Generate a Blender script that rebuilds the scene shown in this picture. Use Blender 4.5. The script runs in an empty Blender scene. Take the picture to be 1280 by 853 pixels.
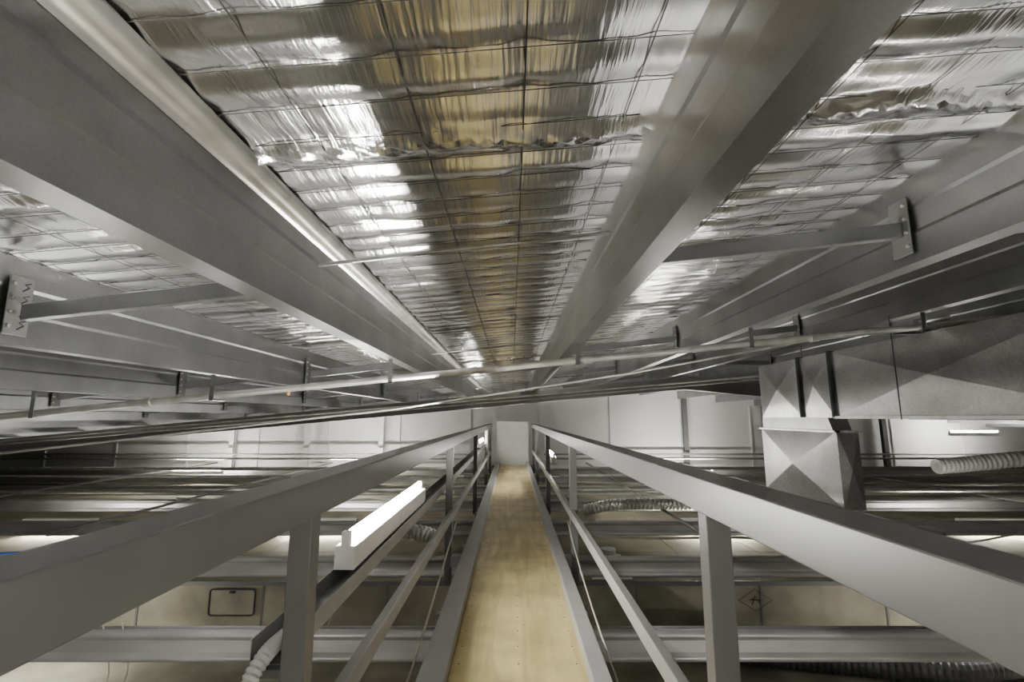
import bpy, math, random
import numpy as np
from mathutils import Vector, Matrix
random.seed(4); rng=np.random.default_rng(7)
OFF=2.5            # camera sits 2.5 m above the lower slab; all z below are relative to eye level
F=600.0

# ---------------------------------------------------------------- materials
def mat(name, col, rough=.5, metal=0., noise=None, bump=None, spangle=None, emit=None):
    m=bpy.data.materials.new(name); m.use_nodes=True
    nt=m.node_tree; N=nt.nodes; L=nt.links
    b=N['Principled BSDF']
    b.inputs['Base Color'].default_value=(*col,1); b.inputs['Roughness'].default_value=rough
    b.inputs['Metallic'].default_value=metal
    tc=N.new('ShaderNodeTexCoord')
    def mp(scale):
        n=N.new('ShaderNodeMapping'); n.inputs['Scale'].default_value=scale
        L.new(tc.outputs['Object'],n.inputs['Vector']); return n
    if noise:
        sc,amt,detail=noise
        mm=mp(sc); t=N.new('ShaderNodeTexNoise'); t.inputs['Scale'].default_value=1; t.inputs['Detail'].default_value=detail
        L.new(mm.outputs[0],t.inputs['Vector'])
        r=N.new('ShaderNodeValToRGB'); r.color_ramp.elements[0].position=.3; r.color_ramp.elements[1].position=.7
        r.color_ramp.elements[0].color=(*[c*(1-amt) for c in col],1)
        r.color_ramp.elements[1].color=(*[min(1,c*(1+amt)) for c in col],1)
        L.new(t.outputs['Fac'],r.inputs[0]); L.new(r.outputs[0],b.inputs['Base Color'])
    if spangle:
        sc,amt=spangle
        mm=mp((sc,sc,sc)); v=N.new('ShaderNodeTexVoronoi'); v.inputs['Scale'].default_value=1
        L.new(mm.outputs[0],v.inputs['Vector'])
        sp=N.new('ShaderNodeSeparateColor'); L.new(v.outputs['Color'],sp.inputs[0])
        n2=N.new('ShaderNodeTexNoise'); n2.inputs['Scale'].default_value=2.6; n2.inputs['Detail'].default_value=3
        L.new(tc.outputs['Object'],n2.inputs['Vector'])
        mr=N.new('ShaderNodeMapRange'); mr.inputs['From Min'].default_value=.3; mr.inputs['From Max'].default_value=.7
        mr.inputs['To Min'].default_value=.84; mr.inputs['To Max'].default_value=1.12; L.new(n2.outputs['Fac'],mr.inputs['Value'])
        mx=N.new('ShaderNodeMix'); mx.data_type='RGBA'
        mx.inputs['A'].default_value=(*[c*(1-amt) for c in col],1); mx.inputs['B'].default_value=(*[min(1,c*(1+amt)) for c in col],1)
        L.new(sp.outputs[1],mx.inputs['Factor'])
        vm=N.new('ShaderNodeVectorMath'); vm.operation='SCALE'; L.new(mx.outputs['Result'],vm.inputs[0]); L.new(mr.outputs[0],vm.inputs['Scale'])
        L.new(vm.outputs[0],b.inputs['Base Color'])
    if bump:
        sc,st,dist=bump
        mm=mp(sc); t=N.new('ShaderNodeTexNoise'); t.inputs['Scale'].default_value=1; t.inputs['Detail'].default_value=2
        L.new(mm.outputs[0],t.inputs['Vector'])
        bu=N.new('ShaderNodeBump'); bu.inputs['Strength'].default_value=st; bu.inputs['Distance'].default_value=dist
        L.new(t.outputs['Fac'],bu.inputs['Height']); L.new(bu.outputs[0],b.inputs['Normal'])
    if emit:
        b.inputs['Emission Color'].default_value=(*emit[0],1); b.inputs['Emission Strength'].default_value=emit[1]
    return m

M_foil=mat('aluminium_foil',(.90,.90,.91),.20,1.0,noise=((3,1.5,3),.05,2),bump=((75,5,8),.45,.004))
M_galv=mat('galvanised_purlin',(.41,.415,.42),.33,.95,spangle=(140,.035))
M_duct=mat('duct_galvanised',(.58,.58,.58),.35,.92,spangle=(85,.09))
M_pipe=mat('galvanised_pipe',(.68,.68,.66),.34,.7,noise=((9,9,9),.15,2))
M_wire=mat('mesh_wire',(.13,.125,.12),.5,.6)
M_rail=mat('grey_painted_steel',(.19,.19,.188),.33,.0,noise=((5,5,5),.04,2))
M_kerb=mat('kerb_steel',(.36,.36,.355),.36,.1,noise=((6,6,6),.06,2))
M_frame=mat('support_beam_steel',(.45,.45,.45),.36,.4,noise=((2,6,6),.12,2))
M_dark=mat('dark_steel',(.08,.08,.085),.5,.4,noise=((4,4,4),.2,2))
M_white=mat('white_enamel',(.8,.8,.79),.35,.0,noise=((8,8,8),.03,1))
M_wall=mat('white_wall_panel',(.80,.80,.79),.6,.0,noise=((.8,.8,.8),.04,2))
M_conc=mat('beige_concrete',(.30,.285,.225),.8,.0,noise=((1.6,1.6,1.6),.35,5))
M_deckb=mat('lower_deck_board',(.36,.34,.26),.8,.0,noise=((1.1,1.1,1.1),.3,4))
WH=(1.0,.975,.92)
M_tube=mat('fluorescent_tube',(1,1,1),.3,0,emit=(WH,240))
M_fill_low=mat('added_fill_tube_low',(1,1,1),.3,0,emit=(WH,110))  # glow for added lamps that brighten the lower level
M_fill_far=mat('added_fill_tube_far',(1,1,1),.3,0,emit=(WH,340))  # glow for added lamps that brighten the far wall
M_hose=mat('white_conduit',(.68,.68,.66),.45,0,noise=((9,9,9),.05,1))
M_plug=mat('brass_fitting',(.45,.28,.12),.5,.4,noise=((9,9,9),.1,1))
M_black=mat('black_marking',(.02,.02,.02),.6,0,noise=((9,9,9),.1,1))
M_cable=mat('cable_sheath',(.48,.46,.40),.6,0,noise=((9,9,9),.1,1))
M_blue=mat('blue_cable',(.05,.12,.4),.5,0,noise=((9,9,9),.1,1))

# plywood
M_ply=bpy.data.materials.new('plywood'); M_ply.use_nodes=True
nt=M_ply.node_tree;N=nt.nodes;L=nt.links;b=N['Principled BSDF'];b.inputs['Roughness'].default_value=.36
tc=N.new('ShaderNodeTexCoord')
mp=N.new('ShaderNodeMapping');mp.inputs['Scale'].default_value=(8,.9,1);L.new(tc.outputs['Object'],mp.inputs[0])
t=N.new('ShaderNodeTexNoise');t.inputs['Scale'].default_value=1.3;t.inputs['Detail'].default_value=5;t.inputs['Distortion'].default_value=.9;L.new(mp.outputs[0],t.inputs['Vector'])
r=N.new('ShaderNodeValToRGB');e=r.color_ramp.elements;e[0].position=.3;e[0].color=(.50,.405,.205,1);e[1].position=.7;e[1].color=(.72,.62,.36,1);L.new(t.outputs['Fac'],r.inputs[0])
v=N.new('ShaderNodeTexVoronoi');v.inputs['Scale'].default_value=4;L.new(tc.outputs['Object'],v.inputs['Vector'])
kr=N.new('ShaderNodeValToRGB');kr.color_ramp.elements[0].position=.04;kr.color_ramp.elements[0].color=(.55,.42,.28,1);kr.color_ramp.elements[1].position=.10;kr.color_ramp.elements[1].color=(1,1,1,1);L.new(v.outputs['Distance'],kr.inputs[0])
d=N.new('ShaderNodeTexNoise');d.inputs['Scale'].default_value=3;d.inputs['Detail'].default_value=6;L.new(tc.outputs['Object'],d.inputs['Vector'])
dr=N.new('ShaderNodeValToRGB');dr.color_ramp.elements[0].position=.35;dr.color_ramp.elements[0].color=(.74,.74,.73,1);dr.color_ramp.elements[1].position=.6;dr.color_ramp.elements[1].color=(1,1,1,1);L.new(d.outputs['Fac'],dr.inputs[0])
m1=N.new('ShaderNodeMix');m1.data_type='RGBA';m1.blend_type='MULTIPLY';m1.inputs['Factor'].default_value=1;L.new(r.outputs[0],m1.inputs['A']);L.new(kr.outputs[0],m1.inputs['B'])
m2=N.new('ShaderNodeMix');m2.data_type='RGBA';m2.blend_type='MULTIPLY';m2.inputs['Factor'].default_value=1;L.new(m1.outputs['Result'],m2.inputs['A']);L.new(dr.outputs[0],m2.inputs['B'])
L.new(m2.outputs['Result'],b.inputs['Base Color'])

# ---------------------------------------------------------------- mesh builder
TOP=[]
def empty(name):
    o=bpy.data.objects.new(name,None); bpy.context.collection.objects.link(o); o.empty_display_size=.1; TOP.append(o); return o
class MB:
    def __init__(s): s.v=[];s.f=[]
    def box(s,x0,x1,y0,y1,z0,z1):
        n=len(s.v); s.v+=[(x,y,z) for x in(x0,x1) for y in(y0,y1) for z in(z0,z1)]
        s.f+=[tuple(n+i for i in q) for q in((0,1,3,2),(4,6,7,5),(0,4,5,1),(2,3,7,6),(0,2,6,4),(1,5,7,3))]; return s
    def tube(s,pts,r,n=10,rad=None):
        pts=[Vector(p) for p in pts]; base=len(s.v); up=Vector((0,0,1)); prev=None
        for i,p in enumerate(pts):
            d=(pts[min(i+1,len(pts)-1)]-pts[max(i-1,0)]).normalized()
            if prev is None:
                a=Vector((1,0,0)) if abs(d.x)<.8 else up
                u=d.cross(a).normalized()
            else: u=(prev-d*prev.dot(d)).normalized()
            prev=u; w=d.cross(u); rr=rad[i] if rad else r
            for k in range(n):
                t=2*math.pi*k/n; s.v.append(tuple(p+(u*math.cos(t)+w*math.sin(t))*rr))
        for i in range(len(pts)-1):
            for k in range(n):
                a=base+i*n+k;b2=base+i*n+(k+1)%n; s.f.append((a,b2,b2+n,a+n))
        s.f.append(tuple(base+k for k in range(n))[::-1]); s.f.append(tuple(base+(len(pts)-1)*n+k for k in range(n))); return s
    def sheetY(s,path,y0,y1):
        n=len(s.v)
        for x,z in path: s.v+= [(x,y0,z),(x,y1,z)]
        for i in range(len(path)-1): a=n+2*i; s.f.append((a,a+1,a+3,a+2))
        return s
    def prismX(s,prof,x0,x1):
        n=len(s.v);k=len(prof)
        s.v+=[(x0,y,z) for y,z in prof]+[(x1,y,z) for y,z in prof]
        s.f+=[(n+i,n+(i+1)%k,n+k+(i+1)%k,n+k+i) for i in range(k)]+[tuple(n+i for i in range(k))[::-1],tuple(n+k+i for i in range(k))]; return s
    def quadX(s,p,off):
        n=len(s.v);c=sum((Vector(a) for a in p),Vector())/4+Vector(off)
        s.v+=[tuple(a) for a in p]+[tuple(c)]
        s.f+=[(n+i,n+(i+1)%4,n+4) for i in range(4)]; return s
    def obj(s,name,m,parent=None,smooth=False,bevel=0,solid=0):
        me=bpy.data.meshes.new(name); me.from_pydata(s.v,[],s.f); me.update()
        o=bpy.data.objects.new(name,me); bpy.context.collection.objects.link(o); me.materials.append(m)
        if smooth:
            me.polygons.foreach_set('use_smooth',[True]*len(me.polygons)); 
            try: me.set_sharp_from_angle(angle=math.radians(40))
            except Exception: pass
        if solid:
            k=o.modifiers.new('s','SOLIDIFY');k.thickness=solid;k.offset=0
        if bevel:
            k=o.modifiers.new('b','BEVEL');k.width=bevel;k.segments=2;k.limit_method='ANGLE'
        if parent: o.parent=parent
        else: TOP.append(o)
        return o

RX=3.4
def roof(x): return .86+.09*x if x<RX else .86+.09*RX-.09*(x-RX)
roofv=np.vectorize(roof)
YB,YE=-5.0,16.0
XL,XR=-17.0,18.0

# ---------------------------------------------------------------- ceiling foil
def foil(x0,x1,dx,dy,fine):
    xs=np.linspace(x0,x1,int(round((x1-x0)/dx))+1)
    ys=np.linspace(YB,YE,int(round((YE-YB)/dy))+1)
    X,Y=np.meshgrid(xs,ys)
    Z=roofv(xs)[None,:].repeat(len(ys),0).astype(float)
    cell=np.floor((Y-YB)/.15).astype(int); ph=(Y-YB)/.15*math.pi; nc=cell.max()+2
    amp=rng.uniform(.003,.011,nc)
    px=((X-.033)/.3)*math.pi
    sag=np.sin(ph)**2*amp[cell]
    sag*=.6+.7*np.sin(X*2.1+rng.uniform(0,6.28,nc)[cell])**2
    Z-=sag+.003*np.abs(np.sin(px))
    if fine:
        near=.3+.7*np.cos(ph)**2
        for fr,a in((11,.0014),(23,.0012),(37,.0011),(61,.0008)):
            Z+=a*near*np.sin(fr*X+rng.uniform(0,6.28,nc)[cell]*0.5+ .8*np.sin(Y*2.3)+2.0*np.sin(cell*1.7))
        Z+=.002*np.sin(X*5+Y*9)*np.sin(Y*14-X*3)
        for yc in (1.36,6.9,11.4):
            band=np.exp(-((Y-yc-.02*np.sin(X*9))/.05)**2)
            Z-=band*(.015*np.abs(np.sin(X*27+3*np.sin(Y*40)))+.016*np.abs(np.sin(X*61+Y*50))*(np.sin(X*5+1)>-.3))
    v=np.stack([X,Y,Z],-1).reshape(-1,3); nx=len(xs);ny=len(ys)
    i,j=np.meshgrid(np.arange(nx-1),np.arange(ny-1)); a=(j*nx+i).ravel()
    f=np.stack([a,a+nx,a+nx+1,a+1],-1)
    return v,f
parts=[foil(XL,-3.35,.15,.0375,False),foil(-3.35,3.1,.025,.015,True),foil(3.1,XR,.15,.0375,False)]
vs=[];fs=[];o=0
for v_,f_ in parts: vs.append(v_);fs.append(f_+o);o+=len(v_)
vs=np.concatenate(vs);fs=np.concatenate(fs)
me=bpy.data.meshes.new('ceiling');me.vertices.add(len(vs));me.vertices.foreach_set('co',vs.ravel())
me.loops.add(len(fs)*4);me.loops.foreach_set('vertex_index',fs.ravel().astype(np.int32))
me.polygons.add(len(fs));me.polygons.foreach_set('loop_start',np.arange(0,len(fs)*4,4,dtype=np.int32))
me.polygons.foreach_set('use_smooth',np.ones(len(fs),dtype=bool))
me.update(calc_edges=True);me.validate();me.materials.append(M_foil)
ceil=bpy.data.objects.new('ceiling',me);bpy.context.collection.objects.link(ceil);TOP.append(ceil)
w=MB()
def ztop(x,s=.0): return roof(x)-.007-s
for i in range(int((YE-YB)/.15)+1):
    y=YB+.15*i
    w.tube([(XL,y,ztop(XL)),(RX,y,ztop(RX)),(XR,y,ztop(XR))],.0014,4)
for i in range(-56,60):
    x=.033+.3*i
    w.tube([(x,YB,ztop(x,.004)),(x,YE,ztop(x,.004))],.0018,4)
w.obj('safety_mesh',M_wire,ceil)

# ---------------------------------------------------------------- purlins
D_=.37
def purlin(x,s):
    zt=roof(x)-.004; zb=roof(x)-D_; wd=.085
    p=[(x+s*wd,zb+.02),(x+s*wd,zb),(x,zb),(x,zb+.12),(x+s*.005,zb+.135),(x+s*.005,zt-.135),(x,zt-.12),(x,zt),(x+s*wd,zt),(x+s*wd,zt-.018)]
    return MB().sheetY(p,YB+.02,YE-.02).obj('roof_purlin',M_galv,solid=.004)
px_=[]
for i in range(-13,14):
    x=.43+1.26*i
    if x<XL+.3 or x>XR-.3: continue
    s=-1 if x<0 else 1
    purlin(x,s); px_.append(x)
x=-.83
MB().sheetY([(x+.004,roof(x)-.07),(x+.015,roof(x)-.05),(x+.035,roof(x)-.045),(x+.055,roof(x)-.03),(x+.062,roof(x)-.008)],YB+.02,YE-.02).obj('insulation_edge_trim',M_pipe,solid=.003,smooth=True)

# bridging between purlins
for yb in (1.95,4.85,7.75,10.7):
    for i in range(len(px_)-1):
        a,c=px_[i],px_[i+1]
        if a<-6 or c>7: continue
        e=empty('purlin_bridging')
        mid=(a<0<c)
        if mid: MB().tube([(a+.012,yb,roof(a)-.15),(c-.012,yb,roof(c)-.12)],.008,10).obj('tie_rod',M_galv,e,True)
        else:
            zA=roof(a)-.24;zC=roof(c)-.22
            pr=MB(); x0,x1=a+.05,c-.02
            pr.v+=[(x0,yb-.0,zA-.03),(x1,yb-.0,zC-.03),(x0,yb,zA+.03),(x1,yb,zC+.03),(x0,yb+.04,zA+.03),(x1,yb+.04,zC+.03),(x0,yb+.04,zA-.03),(x1,yb+.04,zC-.03)]
            pr.f+=[(0,1,3,2),(2,3,5,4),(0,1,7,6)]
            pr.obj('channel',M_galv,e,solid=.004)
        for xx,sg in ((a,1),(c,-1)):
            zc_=roof(xx)-.21
            if not(mid):
                pl=MB().box(xx+sg*.012 if sg>0 else xx-.018,xx+.018 if sg>0 else xx-.012,yb-.03,yb+.07,zc_-.125,zc_+.125)
                pl.obj('cleat_plate',M_rail,e,bevel=.002)
                bo=MB()
                for zz in(-.09,-.03,.03,.09): bo.tube([(xx+sg*.018,yb-.015,zc_+zz),(xx+sg*.026,yb-.015,zc_+zz)],.008,6)
                bo.obj('bolts',M_pipe,e)
mk=MB()
xm=-2.09+.0195; zc_=roof(-2.09)-.21
for k in range(4):
    z0=zc_-.1+.055*k
    mk.tube([(xm,1.975,z0),(xm,2.0,z0+.02),(xm,1.98,z0+.03),(xm,2.005,z0+.04)],.002,5)
mk.obj('marker_writing',M_black)

def rafter(y,h):
    e=empty('roof_rafter')
    for (xa,xb) in((XL+.05,RX),(RX,XR-.05)):
        za,zb=roof(xa)-D_-.008,roof(xb)-D_-.008
        m_=MB()
        for t0,t1,wd in((0,.014,.16),(.014,h-.014,.012),(h-.014,h,.16)):
            n=len(m_.v)
            for xx,zz in((xa,za),(xb,zb)):
                m_.v+=[(xx,y-wd/2,zz-t0),(xx,y+wd/2,zz-t0),(xx,y+wd/2,zz-t1),(xx,y-wd/2,zz-t1)]
            m_.f+=[(n,n+1,n+2,n+3),(n+4,n+7,n+6,n+5)]+[(n+i,n+4+i,n+4+(i+1)%4,n+(i+1)%4) for i in range(4)]
        m_.obj('beam',M_kerb,e)
rafter(9.6,.24); rafter(-4.0,.24)

# ---------------------------------------------------------------- room shell
def wall_gable(name,y):
    m_=MB(); m_.v+=[(XL,y,-OFF),(XR,y,-OFF),(XR,y,roof(XR)-.01),(RX,y,roof(RX)-.01),(XL,y,roof(XL)-.01)]; m_.f.append((0,1,2,3,4))
    return m_.obj(name,M_wall)
wf=wall_gable('wall_front',YE)
wall_gable('wall_back',YB)
for nm,x in(('wall_left',XL),('wall_right',XR)):
    m_=MB();m_.v+=[(x,YB,-OFF),(x,YE,-OFF),(x,YE,roof(x)),(x,YB,roof(x))];m_.f.append((0,1,2,3));m_.obj(nm,M_wall)
tr=MB()
for x in np.arange(-15.2,17.5,2.3): tr.box(x,x+.05,YE-.05,YE,-1.9,roof(x)-.40)
tr.obj('trim_1',M_white,wf)
for x in(-9.0,-6.6,-4.2,5.6,8.2,12.0):
    MB().box(x-.07,x+.07,YE-.3,YE-.28,-1.9,roof(x)-D_).box(x-.07,x+.07,YE-.18,YE-.16,-1.9,roof(x)-D_).box(x-.006,x+.006,YE-.28,YE-.18,-1.9,roof(x)-D_).obj('wall_column',M_rail if x>0 else M_white)

fl=MB(); 
fl.v+=[(XL,YB,-OFF),(XR,YB,-OFF),(XR,YE,-OFF),(XL,YE,-OFF)];fl.f.append((0,1,2,3))
fl.obj('floor',M_conc)
ld=empty('lower_ceiling_deck')
MB().box(XL+.02,XR-.02,6.2,YE-.02,-OFF+.0,-1.98).obj('bulkhead',M_conc,ld)
dk=MB()
for i in range(-14,15):
    for j in range(8):
        x0=i*1.2;y0=6.2+j*1.22
        if x0<XL+.1 or x0+1.2>XR-.1: continue
        dk.box(x0+.005,x0+1.195,y0,min(y0+1.21,YE-.05),-1.98,-1.95)
dk.obj('deck_sheets',M_deckb,ld)
bs=MB()
for x in np.arange(-12,13,1.5): bs.box(x-.012,x+.012,6.185,6.2,-OFF,-1.98)
bs.box(XL+.1,XR-.1,6.16,6.2,-2.0,-1.95)
bs.obj('joint_strips',M_rail,ld)
def hatch(x0,x1,z0,z1):
    e=empty('access_hatch')
    MB().box(x0,x1,6.165,6.184,z0,z1).obj('door_panel',M_conc,e,bevel=.006)
    pts=[];r=.03
    for (cx,cz,a0) in((x1-r,z1-r,0),(x0+r,z1-r,90),(x0+r,z0+r,180),(x1-r,z0+r,270)):
        for a in(0,45,90): t=math.radians(a0+a); pts.append((cx+r*math.cos(t),6.16,cz+r*math.sin(t)))
    pts.append(pts[0]); MB().tube(pts,.009,6).obj('gasket',M_dark,e)
    MB().box((x0+x1)/2-.03,(x0+x1)/2+.03,6.14,6.165,z1-.04,z1-.02).obj('latch',M_dark,e)
hatch(-3.62,-3.08,-2.33,-2.04)
sg=MB(); cx,cz=2.92,-2.17
sg.tube([(cx-.2,6.18,cz),(cx,6.18,cz+.12),(cx+.2,6.18,cz),(cx,6.18,cz-.12),(cx-.2,6.18,cz)],.003,5)
sg.tube([(cx-.04,6.18,cz-.05),(cx,6.18,cz+.05),(cx+.05,6.18,cz-.03)],.005,5).tube([(cx-.06,6.18,cz+.01),(cx+.06,6.18,cz+.0)],.005,5)
sg.obj('warning_symbol',M_black)

BEAM_Y=[-1.8,.05,1.9,3.75,5.6,7.45,9.3,11.15,13.0,14.85]
def tprof(y,zc):
    pts=[]
    R=.035
    for a in range(200,-21,-20): t=math.radians(a); pts.append((y+R*math.cos(t),zc+.075+R*.9*math.sin(t)))
    pts+=[(y+.012,zc+.04),(y+.012,zc-.04)]
    for a in range(20,-201,-20): t=math.radians(a); pts.append((y+R*math.cos(t),zc-.075+R*.9*math.sin(t)))
    pts+=[(y-.012,zc-.04),(y-.012,zc+.04)]
    return pts
for y in BEAM_Y:
    MB().prismX(tprof(y,-1.62),XL+.05,XR-.05).obj('ceiling_support_beam',M_frame,smooth=True)
    MB().tube([(XL+.05,y+.16,-1.57),(XR-.05,y+.16,-1.57)],.018,8).obj('service_pipe',M_frame,smooth=True)
for y,z,r in((8.6,-1.28,.03),(10.2,-1.2,.022),(11.9,-1.22,.04),(13.9,-1.15,.03),(15.1,-1.12,.03)):
    MB().tube([(XL+.05,y,z),(-1.0,y,z)],r,8).obj('service_pipe',M_pipe,smooth=True)
    MB().tube([(1.0,y+.3,z-.02),(XR-.05,y+.3,z-.02)],r,8).obj('service_pipe',M_pipe if y<11 else M_frame,smooth=True)
for x in(-9.5,-5.8,-3.4,2.4,5.4,8.9):
    MB().tube([(x,6.3,-1.45),(x,YE-.1,-1.45)],.022,8).obj('service_pipe',M_rail,smooth=True)
MB().tube([(2.9,3.62,roof(2.95)-D_+.02),(2.9,3.62,-.02)],.004,6).obj('hanger_rod',M_dark)

# ---------------------------------------------------------------- walkway
wk=empty('plank_walkway')
dk=MB(); y=-2.2
while y<13.6:
    y1=min(y+2.4,13.7); dk.box(-.325,.385,y+.002,y1-.002,-1.318,-1.30); y=y1
dk.obj('deck',M_ply,wk,bevel=.0015)
sc=MB()
for i in range(80):
    y=-2+.2*i
    if y>13.6: break
    for x in(-.285,.035,.345): sc.tube([(x,y,-1.301),(x,y,-1.2985)],.0045,6)
sc.obj('screws',M_dark,wk)
for nm,a,b_ in(('kerb_left',-.455,-.325),('kerb_right',.385,.475)):
    k=MB().box(a,b_,-2.2,13.7,-1.40,-1.225); k.obj(nm,M_kerb,wk,bevel=.004)
br=MB()
for y in BEAM_Y:
    if y>-2: br.box(-.55,.55,y-.035,y+.035,-1.51,-1.40)
for y in np.arange(-1.8,13.5,.6): br.box(-.32,.38,y,y+.045,-1.40,-1.318)
br.obj('bearers',M_frame,wk)
MB().box(-.42,.46,13.7,13.74,-1.4,-.12).obj('end_board',M_white,wk)

def handrail(sd):
    e=empty('handrail'); i,o_=.55,.655
    a,b_=(i,o_) if sd>0 else (-o_,-i)
    MB().box(a,b_,-2.2,13.7,-.277,-.176).obj('top_rail',M_rail,e,bevel=.004)
    a2,b2=(.555,.595) if sd>0 else (-.595,-.555)
    MB().box(a2,b2,-2.2,13.7,-.95,-.875).obj('mid_rail',M_kerb,e,bevel=.003)
    p=MB();ft=MB()
    for k in range(-1,5):
        y=1.48+3.36*k
        if y<-2.2: continue
        x0,x1=(.56,.63) if sd>0 else(-.64,-.575)
        if y>13.6:y=13.6
        p.box(x0,x1,y-.032,y+.032,-1.56,-.277)
        xx=(.475,.565) if sd>0 else(-.58,-.455)
        ft.box(xx[0],xx[1],y-.05,y+.05,-1.39,-1.30)
    p.obj('posts',M_rail,e,bevel=.003); ft.obj('post_brackets',M_kerb,e,bevel=.002)
handrail(-1);handrail(1)

# ---------------------------------------------------------------- cable tray + lights
def tray(x0,x1,ya,yb):
    e=empty('cable_tray'); z=-.70
    MB().sheetY([(x0,z+.035),(x0,z-.035),(x1,z-.035),(x1,z+.035)],ya,yb).obj('channel',M_kerb,e,solid=.004)
    b_=MB()
    for k in range(-1,5):
        y=1.49+3.36*k+.08
        if ya<y<yb or abs(y-ya)<.3: b_.box(min(x0,x1),max(x0,x1)+.04,y-.02,y+.02,z-.06,z-.037)
    b_.obj('brackets',M_galv,e)
tray(-.79,-.68,1.58,13.5)
tray(-.79,-.68,-2.2,.6)
def batten(loc,length,axis='Y',up=True,m=None,bracket=False):
    e=empty('fluorescent_batten_light'); w_=.045; h=.10; sgn=1 if up else -1
    b_=MB().box(-w_,w_,-length/2,length/2,*sorted((0,h*sgn)))
    t=MB().tube([(0,-length/2+.04,sgn*(h+.04)),(0,length/2-.04,sgn*(h+.04))],.016,8)
    c=MB().box(-.018,.018,-length/2,-length/2+.04,*sorted((sgn*h,sgn*(h+.06)))).box(-.018,.018,length/2-.04,length/2,*sorted((sgn*h,sgn*(h+.06))))
    b_.obj('housing',M_white,e,bevel=.006);t.obj('tube',m or M_tube,e,True);c.obj('lamp_holders',M_white,e,bevel=.003)
    if bracket: MB().box(-.06,.06,-length/2,length/2,-.04,-.002).box(-.118,-.05,-.03,.03,-.03,-.01).obj('bracket',M_galv,e)
    e.location=loc
    if axis=='X': e.rotation_euler=(0,0,math.pi/2)
    return e
batten((-.735,3.1,-.66),1.75)
batten((-.735,-1.0,-.66),1.5)  # added unseen lamp behind the camera, general fill
batten((-.735,11.5,-.66),1.5)  # added lamp to brighten the walkway's far end
batten((.75,9.4,-.80),1.2,bracket=True)
batten((.75,-1.2,-.80),1.5,bracket=True)  # added lamp out of view behind the camera, lights the near rail
batten((13.9,YE-1.3,-.55),1.5,'X')
for x in(-2.4,2.4): batten((x,.9,-1.72),1.5,'X',False,M_fill_low)  # added out-of-frame fill for the lower level
for x in(-4.8,4.8): batten((x,5.0,-1.72),1.2,'X',False,M_fill_low)  # added fill lamps in front of the bulkhead
for x in(-7.5,-3.2,3.4,8.0): batten((x,8.35,-1.66),1.2,'X',False,M_fill_low)  # added fill under the beams, lifts the lower deck
for x in(-9.0,-4.5,5.0): batten((x,14.1,-1.60),1.5,'X',True,M_fill_far)  # added up-facing fill, hidden low, to light the far wall

def spline(pts,k):
    P=[Vector(p) for p in pts];P=[P[0]*2-P[1]]+P+[P[-1]*2-P[-2]];out=[]
    for i in range(1,len(P)-2):
        kk=k if isinstance(k,int) else max(2,int((P[i+1]-P[i]).length/k))
        for j in range(kk):
            t=j/kk;a,b_,c,d_=P[i-1:i+3]
            out.append(.5*((2*b_)+(c-a)*t+(2*a-5*b_+4*c-d_)*t*t+(3*b_-a-3*c+d_)*t**3))
    out.append(P[-2]); return out
def corr(name,pts,r,m_,pitch=.012,depth=.12,n=14):
    out=spline(pts,pitch/2)
    rad=[r*(1+(depth if i%2 else -depth)) for i in range(len(out))]
    return MB().tube(out,r,n,rad).obj(name,m_,smooth=False)
corr('flexible_conduit',[(-.735,1.70,-.70),(-.735,1.56,-.70),(-.745,1.48,-.76),(-.725,1.45,-.86),(-.695,1.46,-1.02),(-.67,1.6,-1.35),(-.67,1.8,-1.50)],.022,M_hose,.016,.16)
def cable(name,pts,r,m_): return MB().tube(spline(pts,8),r,8).obj(name,m_,smooth=True)
cable('hanging_cable',[(.53,4.8,-.98),(.52,4.0,-1.12),(.515,3.2,-1.22),(.52,2.4,-1.30),(.52,1.6,-1.38)],.006,M_cable)
cable('hanging_cable',[(-.53,4.8,-.98),(-.52,3.9,-1.10),(-.51,3.0,-1.22),(-.52,2.2,-1.33),(-.52,1.55,-1.38)],.007,M_cable)
for x,y in((-2.9,3.85),(-3.0,3.8),(-2.3,5.7),(-1.9,5.65)):
    cable('hanging_cable',[(x,y,-1.5),(x+.05,y+.05,-1.85),(x-.08,y+.1,-2.1),(x-.2,y+.1,-2.48)],.005,M_cable)
cable('blue_cable',[(-8,5.5,-1.47),(-6.5,5.5,-1.5),(-5.2,5.6,-1.47),(-4.4,5.5,-1.5)],.012,M_blue)
for (xa,xb,y0,z0) in((.9,5.2,8.8,-1.4),(1.1,8,10.6,-1.35),(-6,-.9,8.9,-1.42),(-9,-1.2,10.7,-1.38),(1.0,6.5,6.5,-1.50)):
    n=6; pts=[(xa+(xb-xa)*i/n,y0+.12*math.sin(i*2.1),z0-.05*(i%2)-.02*math.sin(i*3)) for i in range(n+1)]
    for q in range(2): cable('service_cable',[(p[0],p[1]+.04*q,p[2]-.025*q) for p in pts],.009,M_cable)

# ---------------------------------------------------------------- galvanised pipe crossing under purlins
py=3.45
def pz(x): return .36+.098*x
gp=empty('galvanised_pipe')
MB().tube([(-6,py,pz(-6)),(6,py,pz(6))],.024,14).obj('pipe',M_pipe,gp,True)
cp=MB()
for x in(-2.6,.55,2.2): cp.tube([(x-.03,py,pz(x-.03)),(x+.03,py,pz(x+.03))],.031,14)
cp.obj('couplings',M_pipe,gp,True)
hg=MB()
for x in px_:
    if abs(x)<5:
        xx=x+(.04 if x>0 else -.04)
        hg.box(xx-.015,xx+.015,py-.030,py-.024,pz(xx)-.033,roof(x)-D_+.0).box(xx-.015,xx+.015,py-.03,py+.03,pz(xx)-.033,pz(xx)-.027)
hg.obj('hanger_straps',M_galv,gp)
MB().tube([(-1.6,py,pz(-1.6)-.01),(-1.6,py,pz(-1.6)-.05)],.012,8).obj('brass_plug',M_plug,gp,True)
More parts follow.
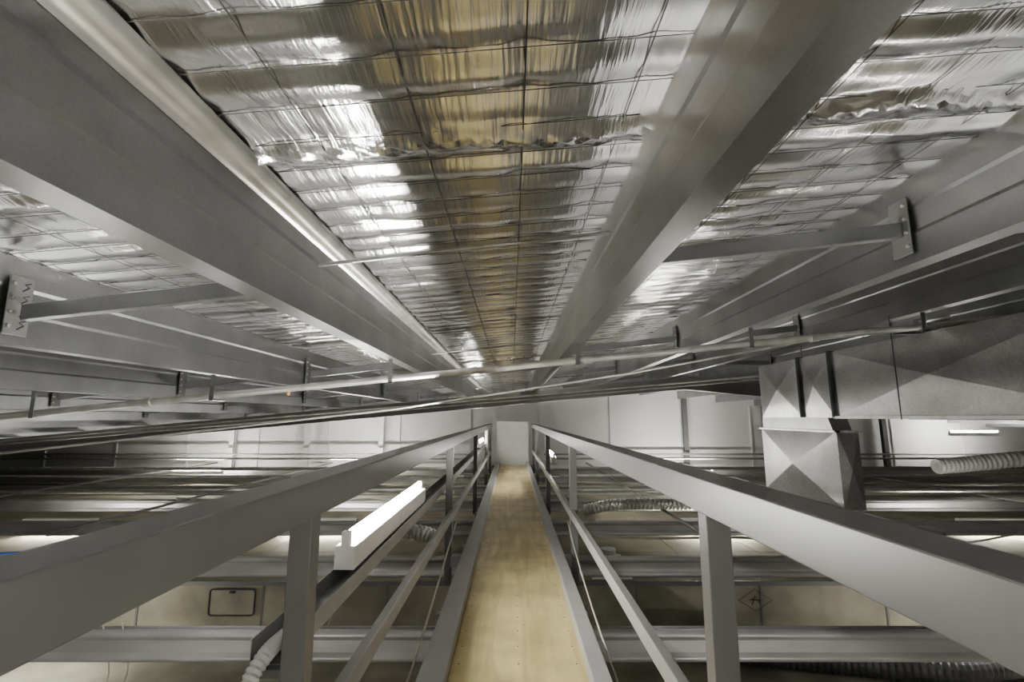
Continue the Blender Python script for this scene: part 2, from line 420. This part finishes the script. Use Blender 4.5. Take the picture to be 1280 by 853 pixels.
def slopepipe(name,y0,z0,sl,r,m_,xa=-14,xb=9):
    MB().tube([(xa,y0,z0+sl*xa),(xb,y0,z0+sl*xb)],r,8).obj(name,m_,smooth=True)
slopepipe('electrical_conduit',6.1,.25,.085,.010,M_pipe,-7,5)
slopepipe('electrical_conduit',6.5,.22,.085,.009,M_pipe,-7,5)
MB().tube([(-6.0,3.9,-.50),(-.93,3.9,.066),(1.0,3.9,.36),(2.85,3.9,.70)],.009,8).obj('electrical_conduit',M_pipe,smooth=True)

# ---------------------------------------------------------------- ductwork
du=empty('rectangular_air_duct')
X0,X1,ZT,ZB=3.0,3.18,.61,0.0
secs=[-4.6,-3,-1.5,0.2,2.3,4.5,5.0,5.82]
body=MB()
for a,b_ in zip(secs,secs[1:]):
    dd=.055 if b_-a>1 else .03
    body.quadX([(X0,a,ZB),(X0,b_,ZB),(X0,b_,ZT),(X0,a,ZT)],(-dd,0,0))
    body.quadX([(X1,a,ZB),(X1,b_,ZB),(X1,b_,ZT),(X1,a,ZT)],(.02,0,0))
    body.quadX([(X0,a,ZT),(X0,b_,ZT),(X1,b_,ZT),(X1,a,ZT)],(0,0,.008))
    if b_<4.6: body.quadX([(X0,a,ZB),(X0,b_,ZB),(X1,b_,ZB),(X1,a,ZB)],(0,0,-.01))
body.quadX([(X0,5.82,ZB),(X1,5.82,ZB),(X1,5.82,ZT),(X0,5.82,ZT)],(0,.01,0))
body.quadX([(X0,-4.6,ZB),(X1,-4.6,ZB),(X1,-4.6,ZT),(X0,-4.6,ZT)],(0,-.01,0))
body.box(X0,X1,4.5,4.64,-.004,0)
def ring(m_,c0,c1,off=.02):
    x0,x1,y0,y1,z0=c0;x2,x3,y2,y3,z1=c1
    A=[(x0,y0,z0),(x0,y1,z0),(x1,y1,z0),(x1,y0,z0)];B=[(x2,y2,z1),(x2,y3,z1),(x3,y3,z1),(x3,y2,z1)]
    nr=[(-1,0),(0,1),(1,0),(0,-1)]
    for i in range(4):
        j=(i+1)%4; m_.quadX([A[i],A[j],B[j],B[i]],(nr[i][0]*off,nr[i][1]*off*.3,0))
ring(body,(X0,X1,4.62,5.82,0),(X0,X1,4.56,5.82,-.13),.0)
ring(body,(X0-.01,X1+.01,4.50,5.84,-.13),(X0-.01,X1+.01,4.50,5.84,-.82),.05)
body.box(X0-.01,X1+.01,4.50,5.84,-.825,-.82).box(X0-.01,X1+.01,4.50,4.57,-.133,-.13)
body.obj('casing',M_duct,du)
fg=MB()
for y in secs[1:-1]:
    t=.014; g=.028
    fg.box(X0-g,X0,y-t,y+t,ZB,ZT+.01).box(X1,X1+g,y-t,y+t,ZB,ZT+.01).box(X0,X1,y-t,y+t,ZT,ZT+.01)
fg.obj('flanges',M_dark,du,bevel=.002)
f2=MB(); f2.box(X0-.03,X0,4.47,5.86,-.14,-.12).box(X0-.03,X1+.03,4.47,4.50,-.14,-.12)
f2.box(X0-.02,X0,-4.6,4.5,ZB-.012,ZB+.012)
f2.obj('drive_cleats',M_pipe,du)
tb=MB()
for y in(.8,2.4,4.0,5.3): tb.tube([(X1+.04,y,ZT-.2),(X1+.04,y,roof(X1)-.02)],.005,6)
tb.obj('hanger_rods',M_galv,du)

corr('flexible_duct',[(8.6,10.0,-.98),(9.4,10.0,-.92),(10.2,9.8,-.82),(11.2,9.6,-.85),(12.5,9.5,-.95)],.15,M_hose,.09,.05,20)
corr('flexible_duct',[(1.15,7.95,-1.46),(1.6,7.9,-1.36),(2.2,7.9,-1.35),(2.9,7.95,-1.37),(3.6,8.1,-1.40)],.085,M_pipe,.06,.07,18)
corr('flexible_duct',[(-1.0,6.8,-1.6),(-1.3,6.7,-1.5),(-1.7,6.6,-1.55),(-1.85,6.6,-1.82)],.09,M_pipe,.06,.07,18)
corr('insulated_flexible_duct',[(1.6,5.6,-2.36),(2.3,5.35,-2.34),(3.2,5.2,-2.36),(4.2,5.0,-2.36),(5.2,5.2,-2.36)],.13,M_dark,.06,.05,20)
db=empty('diffuser_box')
MB().box(1.05,1.4,6.3,6.6,-1.95,-1.75).obj('plenum',M_white,db,bevel=.005)
MB().box(.98,1.47,6.23,6.67,-1.95,-1.93).obj('flange',M_white,db,bevel=.003)
MB().tube([(1.22,6.45,-1.75),(1.22,6.45,-1.65)],.1,20).obj('spigot',M_duct,db,True)

for o in TOP: o.location.z+=OFF

# ---------------------------------------------------------------- world & camera
wd=bpy.data.worlds.new('World');bpy.context.scene.world=wd;wd.use_nodes=True
wd.node_tree.nodes['Background'].inputs[0].default_value=(.5,.5,.5,1);wd.node_tree.nodes['Background'].inputs[1].default_value=.02
cam=bpy.data.cameras.new('Camera');co=bpy.data.objects.new('Camera',cam);bpy.context.collection.objects.link(co)
cam.sensor_width=36;cam.lens=36*F/1280;cam.clip_start=.02
p=math.atan((522-426.5)/F)
co.location=(0,0,OFF);co.rotation_euler=(math.pi/2+p,0,0)
bpy.context.scene.camera=co
try: bpy.context.scene.view_settings.look='AgX - Medium High Contrast'
except Exception as ex: print(ex)
